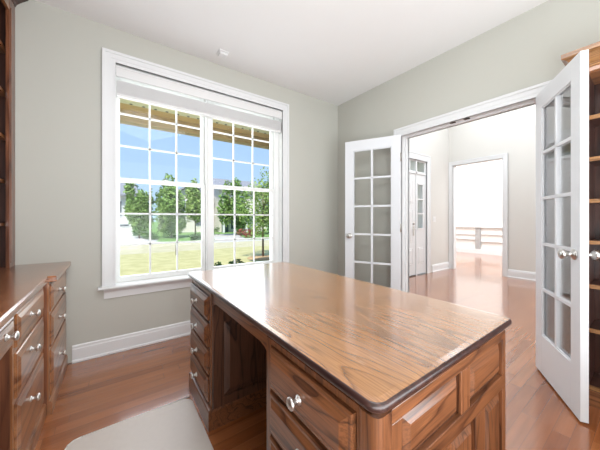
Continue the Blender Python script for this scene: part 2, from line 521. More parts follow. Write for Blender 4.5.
def casing(name, face, side, a0, a1, z0, z1, w=0.09, bottom=False, mat='trim'):
    """flat casing round an opening. face: ('y', v) or ('x', v); side: -1/+1 direction it sticks out"""
    mb = MB()
    def bar(u0, u1, zz0, zz1, d0, d1):
        lo, hi = sorted((face[1] + side * d0, face[1] + side * d1))
        if face[0] == 'y': mb.box(u0, u1, lo, hi, zz0, zz1)
        else: mb.box(lo, hi, u0, u1, zz0, zz1)
    for i, (o0, o1, d) in enumerate(((0, w, 0.016), (w - 0.022, w, 0.026), (0.0, 0.012, 0.020), (0.03, w - 0.022, 0.019))):
        bar(a0 - o1, a0 - o0, z0, z1 + o1, 0, d)
        bar(a1 + o0, a1 + o1, z0, z1 + o1, 0, d)
        bar(a0 - o0, a1 + o0, z1 + o0, z1 + o1, 0, d)
    return struct(name, mb, M[mat])


casing('trim_1', ('y', WY), -1, 0.02, 1.661, 0.565, 2.425)
casing('trim_2', ('x', DX), -1, DY0 + 0.015, DY1 - 0.015, 0, 2.03)
casing('trim_3', ('x', DX + 0.12), 1, DY0 + 0.015, DY1 - 0.015, 0, 2.03)
casing('trim_4', ('x', FX), -1, OY0, OY1, 0, OZ, w=0.08)
casing('trim_5', ('y', FY), -1, EX0 + 0.05, EX1 - 0.055, 0, EZ - 0.03, w=0.13)
# jamb liner of the french doors, with the two catches in its head
j = MB()
j.box(DX - 0.001, DX + 0.121, DY0, DY0 + 0.015, 0, 2.045).box(DX - 0.001, DX + 0.121, DY1 - 0.015, DY1, 0, 2.045).box(DX - 0.001, DX + 0.121, DY0, DY1, 2.03, 2.055)
j.box(DX + 0.05, DX + 0.062, DY0 + 0.015, DY0 + 0.03, 0, 2.03).box(DX + 0.05, DX + 0.062, DY1 - 0.03, DY1 - 0.015, 0, 2.03).box(DX + 0.05, DX + 0.062, DY0 + 0.03, DY1 - 0.03, 2.015, 2.03)
jl = struct('trim_6', j, M['trim'])
for yy in (1.155, 1.035):
    c = MB().box(DX + 0.006, DX + 0.032, yy - 0.022, yy + 0.022, 2.022, 2.031).build('door_catch', M['bronze'], jl)
    c['label'] = 'small dark metal door catch'
# plain jamb of the far opening and of the window
j = MB()
j.box(FX - 0.001, FX + 0.121, OY0 - 0.001, OY0 + 0.012, 0, OZ).box(FX - 0.001, FX + 0.121, OY1 - 0.012, OY1 + 0.001, 0, OZ).box(FX - 0.001, FX + 0.121, OY0, OY1, OZ - 0.012, OZ + 0.001)
struct('trim_7', j, M['trim'])

# ------------------------------------------------------------ the big double window
win = empty('window_1', (0.84, WY, WZ0), kind='structure')
f = MB()
f.box(0.001, 0.018, WY + 0.002, 2.90, WZ0, WZ1 - 0.001).box(1.663, 1.679, WY + 0.002, 2.90, WZ0, WZ1 - 0.001).box(0.018, 1.663, WY + 0.002, 2.90, 2.425, WZ1 - 0.001)
f.box(0.018, 1.663, 2.74, 2.90, WZ0 + 0.001, 0.562)
f.box(1.611, 1.663, 2.765, 2.90, 0.56, 2.425).box(0.018, 1.611, 2.765, 2.90, 2.39, 2.425)
f.build('window_frame', M['vinyl'], win)
MB().box(0.781, 0.835, 2.745, 2.895, 0.56, 2.39).box(0.796, 0.820, 2.735, 2.746, 0.56, 2.39).build('mullion', M['vinyl'], win, bevel=0.002)
s_ = MB()
s_.prism([(0, 0), (0.115, 0), (0.125, 0.006), (0.125, 0.015), (0.115, 0.022), (0, 0.022)], (-0.096, 2.745, 0.543), (0, -1, 0), (0, 0, 1), (1.872, 0, 0))
s_.build('window_sill', M['trim'], win)
s_ = MB()
s_.prism([(0, 0), (0.012, 0.0), (0.014, 0.05), (0.020, 0.062), (0.032, 0.072), (0.036, 0.082), (0, 0.082)], (-0.058, WY, 0.461), (0, -1, 0), (0, 0, 1), (1.797, 0, 0))
s_.build('sill_apron', M['trim'], win)


def sash(x0, x1, gz0, gz1, y, top, bot, rows, cols=3):
    """sash whose glass fills x0..x1, gz0..gz1"""
    st = 0.034
    fr = MB()
    fr.box(x0 - st, x0, y - 0.016, y + 0.016, gz0 - bot, gz1 + top).box(x1, x1 + st, y - 0.016, y + 0.016, gz0 - bot, gz1 + top)
    fr.box(x0, x1, y - 0.016, y + 0.016, gz0 - bot, gz0).box(x0, x1, y - 0.016, y + 0.016, gz1, gz1 + top)
    o = fr.build('sash', M['vinyl'], win, bevel=0.002)
    mu = MB()
    for i in range(1, cols):
        x = x0 + (x1 - x0) * i / cols
        mu.box(x - 0.0075, x + 0.0075, y - 0.007, y + 0.007, gz0 - 0.002, gz1 + 0.002)
    for i in range(1, rows):
        z = gz0 + (gz1 - gz0) * i / rows
        mu.box(x0 - 0.002, x1 + 0.002, y - 0.007, y + 0.007, z - 0.0075, z + 0.0075)
    g = mu.build('muntins', M['vinyl'], o)
    MB().box(x0 - 0.004, x1 + 0.004, y - 0.002, y + 0.002, gz0 - 0.004, gz1 + 0.004).build('pane', M['glass'], o)
    return o


for (a, b) in ((0.053, 0.746), (0.870, 1.576)):
    sash(a, b, 0.611, 1.442, 2.785, 0.030, 0.048, 3)
    sash(a, b, 1.486, 2.345, 2.822, 0.044, 0.030, 3)
    k = MB().box((a + b) / 2 - 0.03, (a + b) / 2 + 0.03, 2.775, 2.795, 1.466, 1.474)
    k.lathe([(0.012, 0), (0.012, 0.010), (0.004, 0.014)], ((a + b) / 2, 2.785, 1.474), (0, 0, 1), 12)
    k.box((a + b) / 2 - 0.004, (a + b) / 2 + 0.035, 2.776, 2.786, 1.482, 1.490)
    k.build('sash_lock', M['vinyl'], win)

# wide blind pulled up under the head
bl = empty('window_blind', (0.84, 2.70, 2.16), 'white horizontal slat blind pulled up tight across the top of the window', 'blind')
MB().box(0.022, 1.659, 2.676, 2.684, 2.318, 2.405).box(0.022, 1.659, 2.672, 2.677, 2.392, 2.402).box(0.022, 1.659, 2.672, 2.677, 2.320, 2.330).build('valance', M['blind'], bl, bevel=0.002)
MB().box(0.026, 1.655, 2.69, 2.735, 2.375, 2.418).build('head_rail', M['blind'], bl)
sl = MB()
z = 2.185
rnd = random.Random(3)
while z < 2.292:
    dz = rnd.uniform(-0.001, 0.001)
    sl.box(0.028, 1.653, 2.688 + dz, 2.738 + dz, z, z + 0.0032)
    z += 0.0052
sl.build('slat_stack', M['blind'], bl)
MB().box(0.028, 1.653, 2.687, 2.739, 2.163, 2.184).build('bottom_rail', M['blind'], bl, bevel=0.003)
for x in (0.22, 0.84, 1.46):
    MB().box(x - 0.001, x + 0.001, 2.686, 2.688, 2.17, 2.38).build('ladder_cord', M['blind'], bl)


# ------------------------------------------------------------ french doors
def knob_profile():
    return [(0.032, 0), (0.032, 0.004), (0.027, 0.009), (0.012, 0.012), (0.011, 0.03), (0.016, 0.036), (0.026, 0.044), (0.029, 0.053), (0.026, 0.062), (0.014, 0.068), (0.0, 0.069)]


def french_door(name, hinge, ang, w, face_sign, metal, hinge_z):
    """leaf along local +x, visible face at local y = 0, thickness towards face_sign"""
    d = empty(name, (hinge[0], hinge[1], 0), kind='structure', rz=ang)
    t = 0.035 * face_sign
    y0, y1 = sorted((0, t))
    z0, z1 = 0.012, 2.035
    st, tp, bt = 0.098, 0.118, 0.275
    fr = MB()
    fr.box(0, st, y0, y1, z0, z1).box(w - st, w, y0, y1, z0, z1).box(st, w - st, y0, y1, z0, z0 + bt).box(st, w - st, y0, y1, z1 - tp, z1)
    # sticking bead round the glazed field
    gx0, gx1, gz0, gz1 = st, w - st, z0 + bt, z1 - tp
    ym = t / 2
    for s0 in (-1, 1):
        a, b = sorted((ym + s0 * 0.003, ym + s0 * 0.012))
        fr.box(gx0, gx0 + 0.009, a, b, gz0, gz1).box(gx1 - 0.009, gx1, a, b, gz0, gz1).box(gx0, gx1, a, b, gz0, gz0 + 0.009).box(gx0, gx1, a, b, gz1 - 0.009, gz1)
    fr.build('door_frame', M['door'], d, local=True, bevel=0.0015)
    mu = MB()
    xm = (gx0 + gx1) / 2
    mu.box(xm - 0.011, xm + 0.011, ym - 0.013, ym + 0.013, gz0, gz1)
    for i in range(1, 5):
        z = gz0 + (gz1 - gz0) * i / 5
        mu.box(gx0, gx1, ym - 0.013, ym + 0.013, z - 0.011, z + 0.011)
    mu.build('muntins', M['door'], d, local=True, bevel=0.002)
    MB().box(gx0 - 0.002, gx1 + 0.002, ym - 0.0025, ym + 0.0025, gz0 - 0.002, gz1 + 0.002).build('glass', M['door_glass'], d, local=True)
    for sgn, yy in ((-face_sign, 0), (face_sign, t)):
        if name == 'door_1' and yy != 0:
            continue
        k = MB().lathe(knob_profile(), (w - 0.058, yy, 0.918), (0, sgn, 0), 24).build('door_knob', metal, d, local=True)
    MB().box(w, w + 0.0012, ym - 0.011, ym + 0.011, 0.89, 0.946).build('latch_plate', metal, d, local=True)
    for hz in hinge_z:
        h = MB()
        hy = t + 0.003 if face_sign > 0 else 0.004
        h.tube((0.001, hy, hz - 0.045), (0.001, hy, hz + 0.045), 0.007)
        h.box(-0.001, 0.0, min(0, t), max(0, t), hz - 0.044, hz + 0.044)
        h.build('hinge', metal, d, local=True)
    return d


ang1 = math.atan2(0.573, -0.285)
french_door('door_1', (2.540, 1.655), ang1, 0.628, -1, M['nickel'], (1.79, 1.02, 0.25))
ang2 = math.atan2(-0.294, -0.512)
french_door('door_2', (2.585, 0.556), ang2, 0.592, 1, M['nickel'], (1.79, 1.02, 0.25))

# ------------------------------------------------------------ foyer: entrance door, side light, transom
ent = empty('door_3', (4.38, FY + 0.05, 0), kind='structure')
slab = MB().box(3.93, 4.835, FY + 0.015, FY + 0.06, 0.02, 2.0)
for cx0, cx1 in ((4.03, 4.34), (4.43, 4.74)):
    for pz0, pz1 in ((0.22, 0.55), (0.66, 1.30), (1.41, 1.86)):
        slab.panel((cx0, FY + 0.016, pz0), (1, 0, 0), (0, 0, 1), (0, -1, 0), cx1 - cx0, pz1 - pz0, [(0, 0), (0.008, 0.008), (0.018, 0.002), (0.045, 0.010)])
slab.build('door_panel', M['trim'], ent)
fr = MB()
fr.box(3.89, 3.93, FY + 0.0005, FY + 0.14, 0, 2.30).box(4.838, 4.875, FY + 0.0005, FY + 0.14, 0, 2.30).box(5.21, 5.26, FY + 0.0005, FY + 0.14, 0, 2.30)
fr.box(3.93, 5.21, FY + 0.0005, FY + 0.14, 2.003, 2.04).box(3.93, 5.21, FY + 0.0005, FY + 0.14, 2.27, 2.30)
fr.build('door_jamb', M['trim'], ent)
th = MB().box(3.93, 4.838, FY + 0.005, FY + 0.12, 0, 0.019).build('threshold', M['bronze'], ent)
h = MB()
h.lathe([(0.03, 0), (0.03, 0.012), (0.02, 0.02), (0.0, 0.021)], (4.765, FY + 0.015, 1.03), (0, -1, 0), 16)
h.build('deadbolt', M['nickel'], ent)
h = MB()
h.box(4.745, 4.785, FY + 0.007, FY + 0.015, 0.79, 0.97)
h.tube((4.765, FY + 0.015, 0.92), (4.765, FY - 0.04, 0.92), 0.010)
h.tube((4.765, FY - 0.036, 0.92), (4.66, FY - 0.036, 0.915), 0.010, 0.008)
h.build('door_handle', M['nickel'], ent)
# side light with bottom panel
sd = MB().box(4.877, 5.208, FY + 0.015, FY + 0.06, 0.02, 0.93).box(4.877, 4.912, FY + 0.015, FY + 0.06, 0.93, 2.0).box(5.105, 5.208, FY + 0.015, FY + 0.06, 0.93, 2.0).box(4.912, 5.105, FY + 0.015, FY + 0.06, 1.80, 2.0)
sd.panel((4.93, FY + 0.016, 0.22), (1, 0, 0), (0, 0, 1), (0, -1, 0), 0.22, 0.33, [(0, 0), (0.008, 0.008), (0.018, 0.002), (0.04, 0.010)])
sd.box(4.90, 5.12, FY + 0.003, FY + 0.016, 1.80, 1.825).box(4.90, 5.12, FY + 0.003, FY + 0.016, 0.905, 0.93)
for z in (1.22, 1.51):
    sd.box(4.912, 5.105, FY + 0.015, FY + 0.055, z - 0.012, z + 0.012)
sd.build('side_light', M['trim'], ent)
MB().box(4.912, 5.105, FY + 0.032, FY + 0.038, 0.93, 1.80).build('side_glass', M['glass'], ent)
tr = MB().box(3.93, 5.21, FY + 0.015, FY + 0.055, 2.04, 2.058).box(3.93, 5.21, FY + 0.015, FY + 0.055, 2.255, 2.27)
for x in (3.94, 4.17, 4.41, 4.645, 4.885, 5.195):
    tr.box(x - 0.014, x + 0.014, FY + 0.015, FY + 0.055, 2.058, 2.255)
tr.build('transom_frame', M['trim'], ent)
MB().box(3.94, 5.20, FY + 0.032, FY + 0.038, 2.055, 2.258).build('transom_glass', M['glass'], ent)

sw = empty('light_switch', (5.53, FY, 1.11), 'small white double switch plate on foyer wall beside the entrance door', 'light switch')
MB().box(5.475, 5.585, FY - 0.006, FY, 1.05, 1.165).build('switch_plate', M['plastic'], sw, bevel=0.002)
for x in (5.507, 5.553):
    MB().box(x - 0.014, x + 0.014, FY - 0.010, FY - 0.005, 1.075, 1.14).build('rocker', M['plastic'], sw)

# low white built-in shelving in the bright far room
sh = empty('shelving_unit', (9.55, 3.6, 0), 'low white shelf unit with grey centre post, far room beyond cased opening', 'shelf')
MB().box(9.50, 9.599, 1.8, 5.2, 0.84, 0.865).build('shelf_top', M['trim'], sh)
MB().box(9.583, 9.599, 1.8, 5.2, 0.15, 0.84).build('back_panel', M['wall_bright'], sh)
MB().box(9.53, 9.599, 1.8, 5.2, 0.0, 0.15).build('plinth', M['trim'], sh)
for z in (0.605, 0.445):
    MB().box(9.53, 9.583, 3.535, 5.2, z, z + 0.014).build('shelf', M['trim'], sh)
for z in (0.625, 0.395):
    MB().box(9.53, 9.583, 1.8, 3.395, z, z + 0.014).build('shelf', M['trim'], sh)
MB().box(9.53, 9.583, 3.395, 3.535, 0.15, 0.84).build('centre_post', plain('grey_post', (0.42, 0.42, 0.42), 0.6), sh)['label'] = 'grey centre post'
for a in (1.78, 5.2):
    MB().box(9.52, 9.599, a, a + 0.02, 0.0, 0.865).build('end_panel', M['trim'], sh)

# ceiling sensor
se = empty('ceiling_sensor', (0.86, 2.47, CH), 'small square white sensor box on the ceiling above the window', 'ceiling sensor')
MB().box(0.815, 0.905, 2.425, 2.515, CH - 0.012, CH).build('base_plate', M['plastic'], se, bevel=0.002)
MB().box(0.822, 0.898, 2.432, 2.508, CH - 0.034, CH - 0.012).build('cover', M['plastic'], se, bevel=0.006)

# ------------------------------------------------------------ desk
X0, X1, Y0, Y1, ZT = 0.401, 1.168, 0.309, 1.839, 0.765
desk = empty('executive_desk', (0.785, 1.07, 0), 'large oak pedestal desk with worn light top, panelled end and knee hole', 'desk')
BX0, BX1, BYA, BYB = 0.430, 1.148, 0.342, 1.815        # carcass
KY0, KY1 = 0.785, 1.400                                # knee hole
# top: light worn field and dark moulded edge
lp = [rrect(X0, X1, Y0, Y1, 0.032, ZT - 0.012, 0.010), rrect(X0, X1, Y0, Y1, 0.032, ZT - 0.0015, 0.0065), rrect(X0, X1, Y0, Y1, 0.032, ZT, 0.020)]
MB().loft(lp).build('desktop', M['desktop'], desk)
ed = [rrect(X0, X1, Y0, Y1, 0.032, ZT - 0.024, 0.012), rrect(X0, X1, Y0, Y1, 0.032, ZT - 0.022, 0.004), rrect(X0, X1, Y0, Y1, 0.032, ZT - 0.016, 0.0),
      rrect(X0, X1, Y0, Y1, 0.032, ZT - 0.008, 0.0), rrect(X0, X1, Y0, Y1, 0.032, ZT - 0.003, 0.003), rrect(X0, X1, Y0, Y1, 0.032, ZT - 0.0016, 0.0064)]
eo = MB().loft(ed, True).build('edge_moulding', M['desk_edge'], desk)
eo['label'] = 'dark rounded edge of the desktop'
# cornice under the top
MB().loft([rrect(BX0, BX1, BYA, BYB, 0.02, 0.722, -0.002), rrect(BX0, BX1, BYA, BYB, 0.02, 0.735, -0.006), rrect(BX0, BX1, BYA, BYB, 0.02, 0.741, -0.014)]).build('cornice', M['walnut_y'], desk)
for (a, b) in ((BYA, KY0), (KY1, BYB)):
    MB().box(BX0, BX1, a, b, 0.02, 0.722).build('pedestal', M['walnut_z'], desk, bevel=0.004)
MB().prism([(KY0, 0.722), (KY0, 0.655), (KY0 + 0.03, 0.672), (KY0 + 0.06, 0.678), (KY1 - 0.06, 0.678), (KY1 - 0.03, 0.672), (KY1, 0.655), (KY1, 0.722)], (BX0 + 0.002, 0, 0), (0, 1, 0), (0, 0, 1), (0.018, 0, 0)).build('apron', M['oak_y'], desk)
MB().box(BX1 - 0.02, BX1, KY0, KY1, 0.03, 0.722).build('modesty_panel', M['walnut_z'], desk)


def plinth(x0, x1, y0, y1, h=0.110, t=0.012, tx=0.022):
    mb = MB()
    mb.loft([[(x0 - tx, y0 - t, 0), (x1 + t, y0 - t, 0), (x1 + t, y1 + t, 0), (x0 - tx, y1 + t, 0)],
             [(x0 - tx, y0 - t, h - 0.014), (x1 + t, y0 - t, h - 0.014), (x1 + t, y1 + t, h - 0.014), (x0 - tx, y1 + t, h - 0.014)],
             [(x0 - tx + 0.004, y0 - t + 0.004, h - 0.005), (x1 + t - 0.004, y0 - t + 0.004, h - 0.005), (x1 + t - 0.004, y1 + t - 0.004, h - 0.005), (x0 - tx + 0.004, y1 + t - 0.004, h - 0.005)],
             [(x0 - 0.001, y0 - 0.001, h), (x1 + 0.001, y0 - 0.001, h), (x1 + 0.001, y1 + 0.001, h), (x0 - 0.001, y1 + 0.001, h)]])
    return mb


plinth(BX0, BX1, BYA, KY0).build('plinth', M['oak_y'], desk)
plinth(BX0, BX1, KY1, BYB).build('plinth', M['oak_y'], desk)

PK = [(0.013, 0), (0.013, 0.003), (0.007, 0.006), (0.006, 0.016), (0.012, 0.020), (0.0165, 0.025), (0.0165, 0.029), (0.010, 0.033), (0.0, 0.034)]


def drawer(parent, x, y0, y1, z0, z1, mat, sgn=-1, out=0.020, metal='pewter', rings=None, both=True):
    """drawer front facing -x (sgn -1) or +x (sgn +1) with bevelled face"""
    rg = rings or [(0, 0), (0, 0.012), (0.004, 0.015), (0.012, 0.015), (0.030, out)]
    mb = MB().panel((x, y0, z0), (0, 1, 0), (0, 0, 1), (sgn, 0, 0), y1 - y0, z1 - z0, rg)
    d = mb.build('drawer', mat, parent)
    k = MB().lathe(PK, (x + sgn * out, (y0 + y1) / 2, (z0 + z1) / 2), (sgn, 0, 0), 18).build('knob', M[metal], d)
    k['label'] = 'silvery metal knob'
    return d


for i in range(4):
    z1 = 0.700 - i * 0.146
    drawer(desk, BX0, BYA + 0.045, KY0 - 0.035, z1 - 0.132, z1, M['oak_y'], out=0.025)
    drawer(desk, BX0, KY1 + 0.030, BYB - 0.018, z1 - 0.132, z1, M['oak_y'], out=0.025)
# rails and stiles of the drawer fronts
for (a, b), (c, d), (e0, e1) in (((BYA, BYA + 0.04), (KY0 - 0.03, KY0), (BYA, KY0)), ((KY1, KY1 + 0.026), (BYB - 0.014, BYB), (KY1, BYB))):
    ff = MB().box(BX0 - 0.006, BX0 + 0.001, a, b, 0.10, 0.722).box(BX0 - 0.006, BX0 + 0.001, c, d, 0.10, 0.722)
    ff.box(BX0 - 0.0055, BX0 + 0.001, e0, e1, 0.704, 0.722).box(BX0 - 0.0055, BX0 + 0.001, e0, e1, 0.10, 0.118)
    ff.build('face_frame', M['oak_z'], desk, bevel=0.002)

# raised panel inside the knee hole, on the far pedestal
ip = MB()
fy = KY1
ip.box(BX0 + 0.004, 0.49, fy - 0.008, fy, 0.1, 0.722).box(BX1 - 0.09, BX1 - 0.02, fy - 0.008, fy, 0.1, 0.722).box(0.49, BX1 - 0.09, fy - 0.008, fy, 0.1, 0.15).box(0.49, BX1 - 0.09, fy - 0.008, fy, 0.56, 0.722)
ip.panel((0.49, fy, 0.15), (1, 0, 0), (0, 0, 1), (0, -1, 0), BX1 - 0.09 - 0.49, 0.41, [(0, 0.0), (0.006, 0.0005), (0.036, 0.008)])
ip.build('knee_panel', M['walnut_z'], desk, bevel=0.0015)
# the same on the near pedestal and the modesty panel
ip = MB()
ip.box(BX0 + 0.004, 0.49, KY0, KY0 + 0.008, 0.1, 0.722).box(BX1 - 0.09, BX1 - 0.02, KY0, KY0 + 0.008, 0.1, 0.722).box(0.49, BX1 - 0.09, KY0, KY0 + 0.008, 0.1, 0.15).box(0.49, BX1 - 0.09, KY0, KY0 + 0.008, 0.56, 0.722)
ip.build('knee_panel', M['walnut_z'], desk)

# near end: two upper panels, three lower panels in a proud frame
EYF = BYA - 0.014
uz0, uz1, lz0, lz1 = 0.568, 0.690, 0.150, 0.520
up = [(0.510, 0.792), (0.850, 1.112)]
lw = [(0.510, 0.662), (0.735, 0.888), (0.960, 1.112)]
for za, zb in ((uz1, 0.722), (lz1, uz0), (0.10, lz0)):
    MB().box(BX0 + 0.002, BX1 - 0.002, EYF, BYA + 0.001, za, zb).build('end_rail', M['oak_x'], desk, bevel=0.002)
for a, b in ((BX0 + 0.002, 0.510), (0.792, 0.850), (1.112, BX1 - 0.002)):
    MB().box(a, b, EYF, BYA + 0.001, uz0, uz1).build('end_stile', M['oak_z'], desk, bevel=0.002)
for a, b in ((BX0 + 0.002, 0.510), (0.662, 0.735), (0.888, 0.960), (1.112, BX1 - 0.002)):
    MB().box(a, b, EYF, BYA + 0.001, lz0, lz1).build('end_stile', M['oak_z'], desk, bevel=0.002)
for a, b in up:
    MB().panel((a + 0.004, BYA, uz0 + 0.004), (1, 0, 0), (0, 0, 1), (0, -1, 0), b - a - 0.008, uz1 - uz0 - 0.008, [(0, 0), (0.003, 0.001), (0.004, 0.003), (0.026, 0.014)]).build('end_panel', M['oak_x'], desk)
for a, b in lw:
    MB().panel((a + 0.004, BYA, lz0 + 0.004), (1, 0, 0), (0, 0, 1), (0, -1, 0), b - a - 0.008, lz1 - lz0 - 0.008, [(0, 0), (0.003, 0.001), (0.004, 0.003), (0.026, 0.014)]).build('end_panel', M['oak_z'], desk)
# rounded corner post
cp = MB()
for z0, z1 in ((0.10, 0.722),):
    pass
cp.loft([rrect(BX0 - 0.009, BX0 + 0.052, EYF - 0.002, EYF + 0.055, 0.018, 0.10), rrect(BX0 - 0.009, BX0 + 0.052, EYF - 0.002, EYF + 0.055, 0.018, 0.7215)], False)
cp.build('corner_post', M['oak_z'], desk)

# ------------------------------------------------------------ chair mat
mt = empty('chair_mat', (0.1, 0.9, 0), 'pale translucent vinyl chair mat on the floor left of the oak desk', 'chair mat')
MB().loft([rrect(-0.19, 0.398, 0.55, 1.735, 0.06, 0.0005), rrect(-0.19, 0.398, 0.55, 1.735, 0.06, 0.003, 0.001), rrect(-0.19, 0.398, 0.55, 1.735, 0.06, 0.0042, 0.004)]).build('mat_sheet', M['mat'], mt)
# raised rolled lip along the far edge and the left side
lip = MB()
pts = [(-0.188, 0.56), (-0.188, 1.672), (-0.180, 1.705), (-0.160, 1.726), (-0.13, 1.733), (0.39, 1.733)]
for p, q in zip(pts, pts[1:]):
    lip.tube((*p, 0.004), (*q, 0.004), 0.0035, n=8)
lip.build('mat_lip', M['mat_lip'], mt)

# ------------------------------------------------------------ left wall: counter, cabinets, hutch
ZC = 0.79
ct = MB()
# stepped outline: near run shallower, far run deeper
out = [(LX + 0.002, 0.30), (-0.297, 0.30), (-0.297, 2.045), (-0.262, 2.045), (-0.262, 2.682), (LX + 0.002, 2.682)]
def inset_loop(d, z):
    return [(LX + 0.002, 0.30 + d, z), (-0.297 - d, 0.30 + d, z), (-0.297 - d, 2.045 + d, z), (-0.262 - d, 2.045 + d, z), (-0.262 - d, 2.682, z), (LX + 0.002, 2.682, z)]
ct.loft([inset_loop(0.004, ZC - 0.034), inset_loop(0, ZC - 0.030), inset_loop(0, ZC - 0.008), inset_loop(0.006, ZC)])
tag(ct.build('counter_top', M['counter']), 'long polished brown wooden countertop stepping out along the left wall', 'countertop')

DR = [(0, 0), (0, 0.010), (0.004, 0.013), (0.012, 0.013), (0.030, 0.019)]
def bank(name, y0, y1, xf, rows, knobs, label, kneeside=None, group=None, mats='cherry', endstep=0.0):
    c = empty(name, (-0.6, (y0 + y1) / 2, 0), label, 'cabinet', group)
    MB().box(LX + 0.004, xf, y0, y1, 0.0, ZC - 0.0345).build('carcass', M['cherryd_z'], c, bevel=0.002)  # darker cherry puts the shade on the cabinet sides into the colour
    fr = MB()
    fr.box(xf - 0.001, xf + 0.006, y0, y0 + 0.024, 0.0, ZC - 0.0345).box(xf - 0.001, xf + 0.006, y1 - 0.020, y1, 0.0, ZC - 0.0345)
    fr.box(xf - 0.001, xf + 0.0055, y0 + 0.024, y1 - 0.020, 0.742, ZC - 0.0345)
    for r0, r1 in zip(rows, rows[1:]):
        fr.box(xf - 0.001, xf + 0.0055, y0 + 0.024, y1 - 0.020, r1[1] + 0.002, r0[0] - 0.002)
    fr.build('face_frame', M['cherry_z'], c)
    for (z0, z1), kz in zip(rows, knobs):
        d = MB().panel((xf, y0 + 0.030, z0), (0, 1, 0), (0, 0, 1), (1, 0, 0), y1 - y0 - 0.056, z1 - z0, DR).build('drawer', M['cherry_y'], c)
        k = MB().lathe(PK, (xf + 0.019, (y0 + y1) / 2 - 0.07, kz), (1, 0, 0), 18).build('knob', M['pewter'], d)
        k['label'] = 'silvery metal knob'
    t = MB()
    t.prism([(0, 0), (0.016, 0), (0.016, 0.058), (0.010, 0.072), (0, 0.075)], (xf + 0.005, y0, 0), (1, 0, 0), (0, 0, 1), (0, y1 - y0, 0))
    t.build('plinth', M['cherry_y'], c)
    return c


ROWS = [(0.600, 0.738), (0.395, 0.575), (0.092, 0.372)]
KN = [0.68, 0.52, 0.29]
bank('drawer_cabinet', 1.49, 2.043, -0.326, ROWS, KN, 'three drawer wooden cabinet beside the knee space under left counter')
bank('drawer_cabinet', 2.045, 2.680, -0.302, [(0.580, 0.738), (0.375, 0.562), (0.092, 0.355)], [0.66, 0.48, 0.24], 'lighter three drawer wooden cabinet in the corner below the window wall')
bank('drawer_cabinet', 0.32, 0.66, -0.326, ROWS, KN, 'three drawer wooden cabinet at near end of left counter')
# knee space drawer hung below the counter
kd = empty('knee_drawer_unit', (-0.5, 1.04, 0.65), 'shallow wooden pencil drawer hung below the left counter over knee space', 'drawer unit')
MB().box(LX + 0.01, -0.325, 0.665, 1.485, 0.635, ZC - 0.0345).build('drawer_box', M['case_y'], kd)
d = MB().panel((-0.325, 0.672, 0.632), (0, 1, 0), (0, 0, 1), (1, 0, 0), 0.808, 0.105, DR).build('drawer', M['cherry_y'], kd)
for yy in (0.80, 1.35):
    MB().lathe(PK, (-0.306, yy, 0.70), (1, 0, 0), 18).build('knob', M['pewter'], d)['label'] = 'silvery metal knob'
# bright front moulding below the counter nosing
tag(MB().prism([(0, 0), (0.006, 0), (0.012, 0.010), (0.018, 0.016), (0, 0.016)], (-0.3185, 0.31, ZC - 0.0505), (1, 0, 0), (0, 0, 1), (0, 1.732, 0)).build('counter_moulding', M['cherry_y']),
    'thin wooden moulding strip under the front of left counter', 'moulding')

# hutch on the counter
hu = empty('hutch', (-0.75, 1.5, ZC), 'tall dark wooden hutch with open shelves standing on the left counter', 'bookcase')
HX = -0.58
for a, b in ((2.655, 2.681), (0.35, 0.375)):
    MB().box(LX + 0.004, HX, a, b, ZC, 2.62).build('side_panel', M['case_z'], hu)
MB().box(LX + 0.004, LX + 0.014, 0.375, 2.655, ZC, 2.62).build('back_panel', M['case_z'], hu)
MB().box(LX + 0.004, HX, 0.35, 2.681, 2.60, 2.625).build('top_panel', M['case_y'], hu)
for a, b in ((2.56, 2.682), (1.46, 1.56), (0.35, 0.43)):
    st = MB().box(HX, HX + 0.018, a, b, ZC, 2.62).box(HX + 0.018, HX + 0.022, a + 0.018, b - 0.018, ZC + 0.03, 2.55)
    st.build('stile', M['cherryd_z'], hu)
MB().box(HX, HX + 0.017, 0.43, 2.56, 2.52, 2.62).build('top_rail', M['cherry_y'], hu)
MB().prism([(0, 0), (0.02, 0.0), (0.028, 0.02), (0.055, 0.05), (0.082, 0.075), (0.090, 0.09), (0, 0.09)], (HX, 0.33, 2.62), (1, 0, 0), (0, 0, 1), (0, 2.350, 0)).build('crown_moulding', M['case_y'], hu)
MB().box(LX + 0.014, HX - 0.02, 1.50, 1.52, ZC, 2.60).build('divider', M['case_z'], hu)
for z in (1.07, 1.36, 1.66, 1.96, 2.26):
    MB().box(LX + 0.014, HX - 0.012, 0.375, 2.655, z, z + 0.022).build('shelf', M['cherry_y'], hu)

# ------------------------------------------------------------ right bookcase behind the open door
bk = empty('bookcase', (2.45, -0.6, 0), 'tall dark wooden bookcase with crown, behind the open right glazed door', 'bookcase')
KX, KY = 2.325, 0.285
KB = -1.40
for a, b in ((KY - 0.025, KY), (KB, KB + 0.025)):
    MB().box(KX + 0.015, DX - 0.004, a, b, 0, 2.03).build('side_panel', M['case_z'], bk)
MB().box(DX - 0.016, DX - 0.004, KB + 0.025, KY - 0.025, 0, 2.03).build('back_panel', M['case_z'], bk)
MB().box(KX + 0.015, DX - 0.004, KB, KY, 2.00, 2.03).build('top_panel', M['cherry_y'], bk)
for a, b in ((KY - 0.028, KY), (KB, KB + 0.028), (-0.58, -0.53)):
    MB().box(KX, KX + 0.016, a, b, 0, 2.03).build('stile', M['cherryd_z'], bk)
MB().box(KX, KX + 0.0155, KB + 0.028, KY - 0.028, 2.005, 2.03).build('top_rail', M['cherry_y'], bk)
MB().box(KX, KX + 0.0155, KB + 0.028, KY - 0.028, 0, 0.09).build('plinth', M['cherry_y'], bk)
cr = MB()
t_ = [(0, 0), (0.008, 0.0), (0.012, 0.016), (0.035, 0.035), (0.062, 0.062), (0.080, 0.072), (0.080, 0.098)]
loops = []
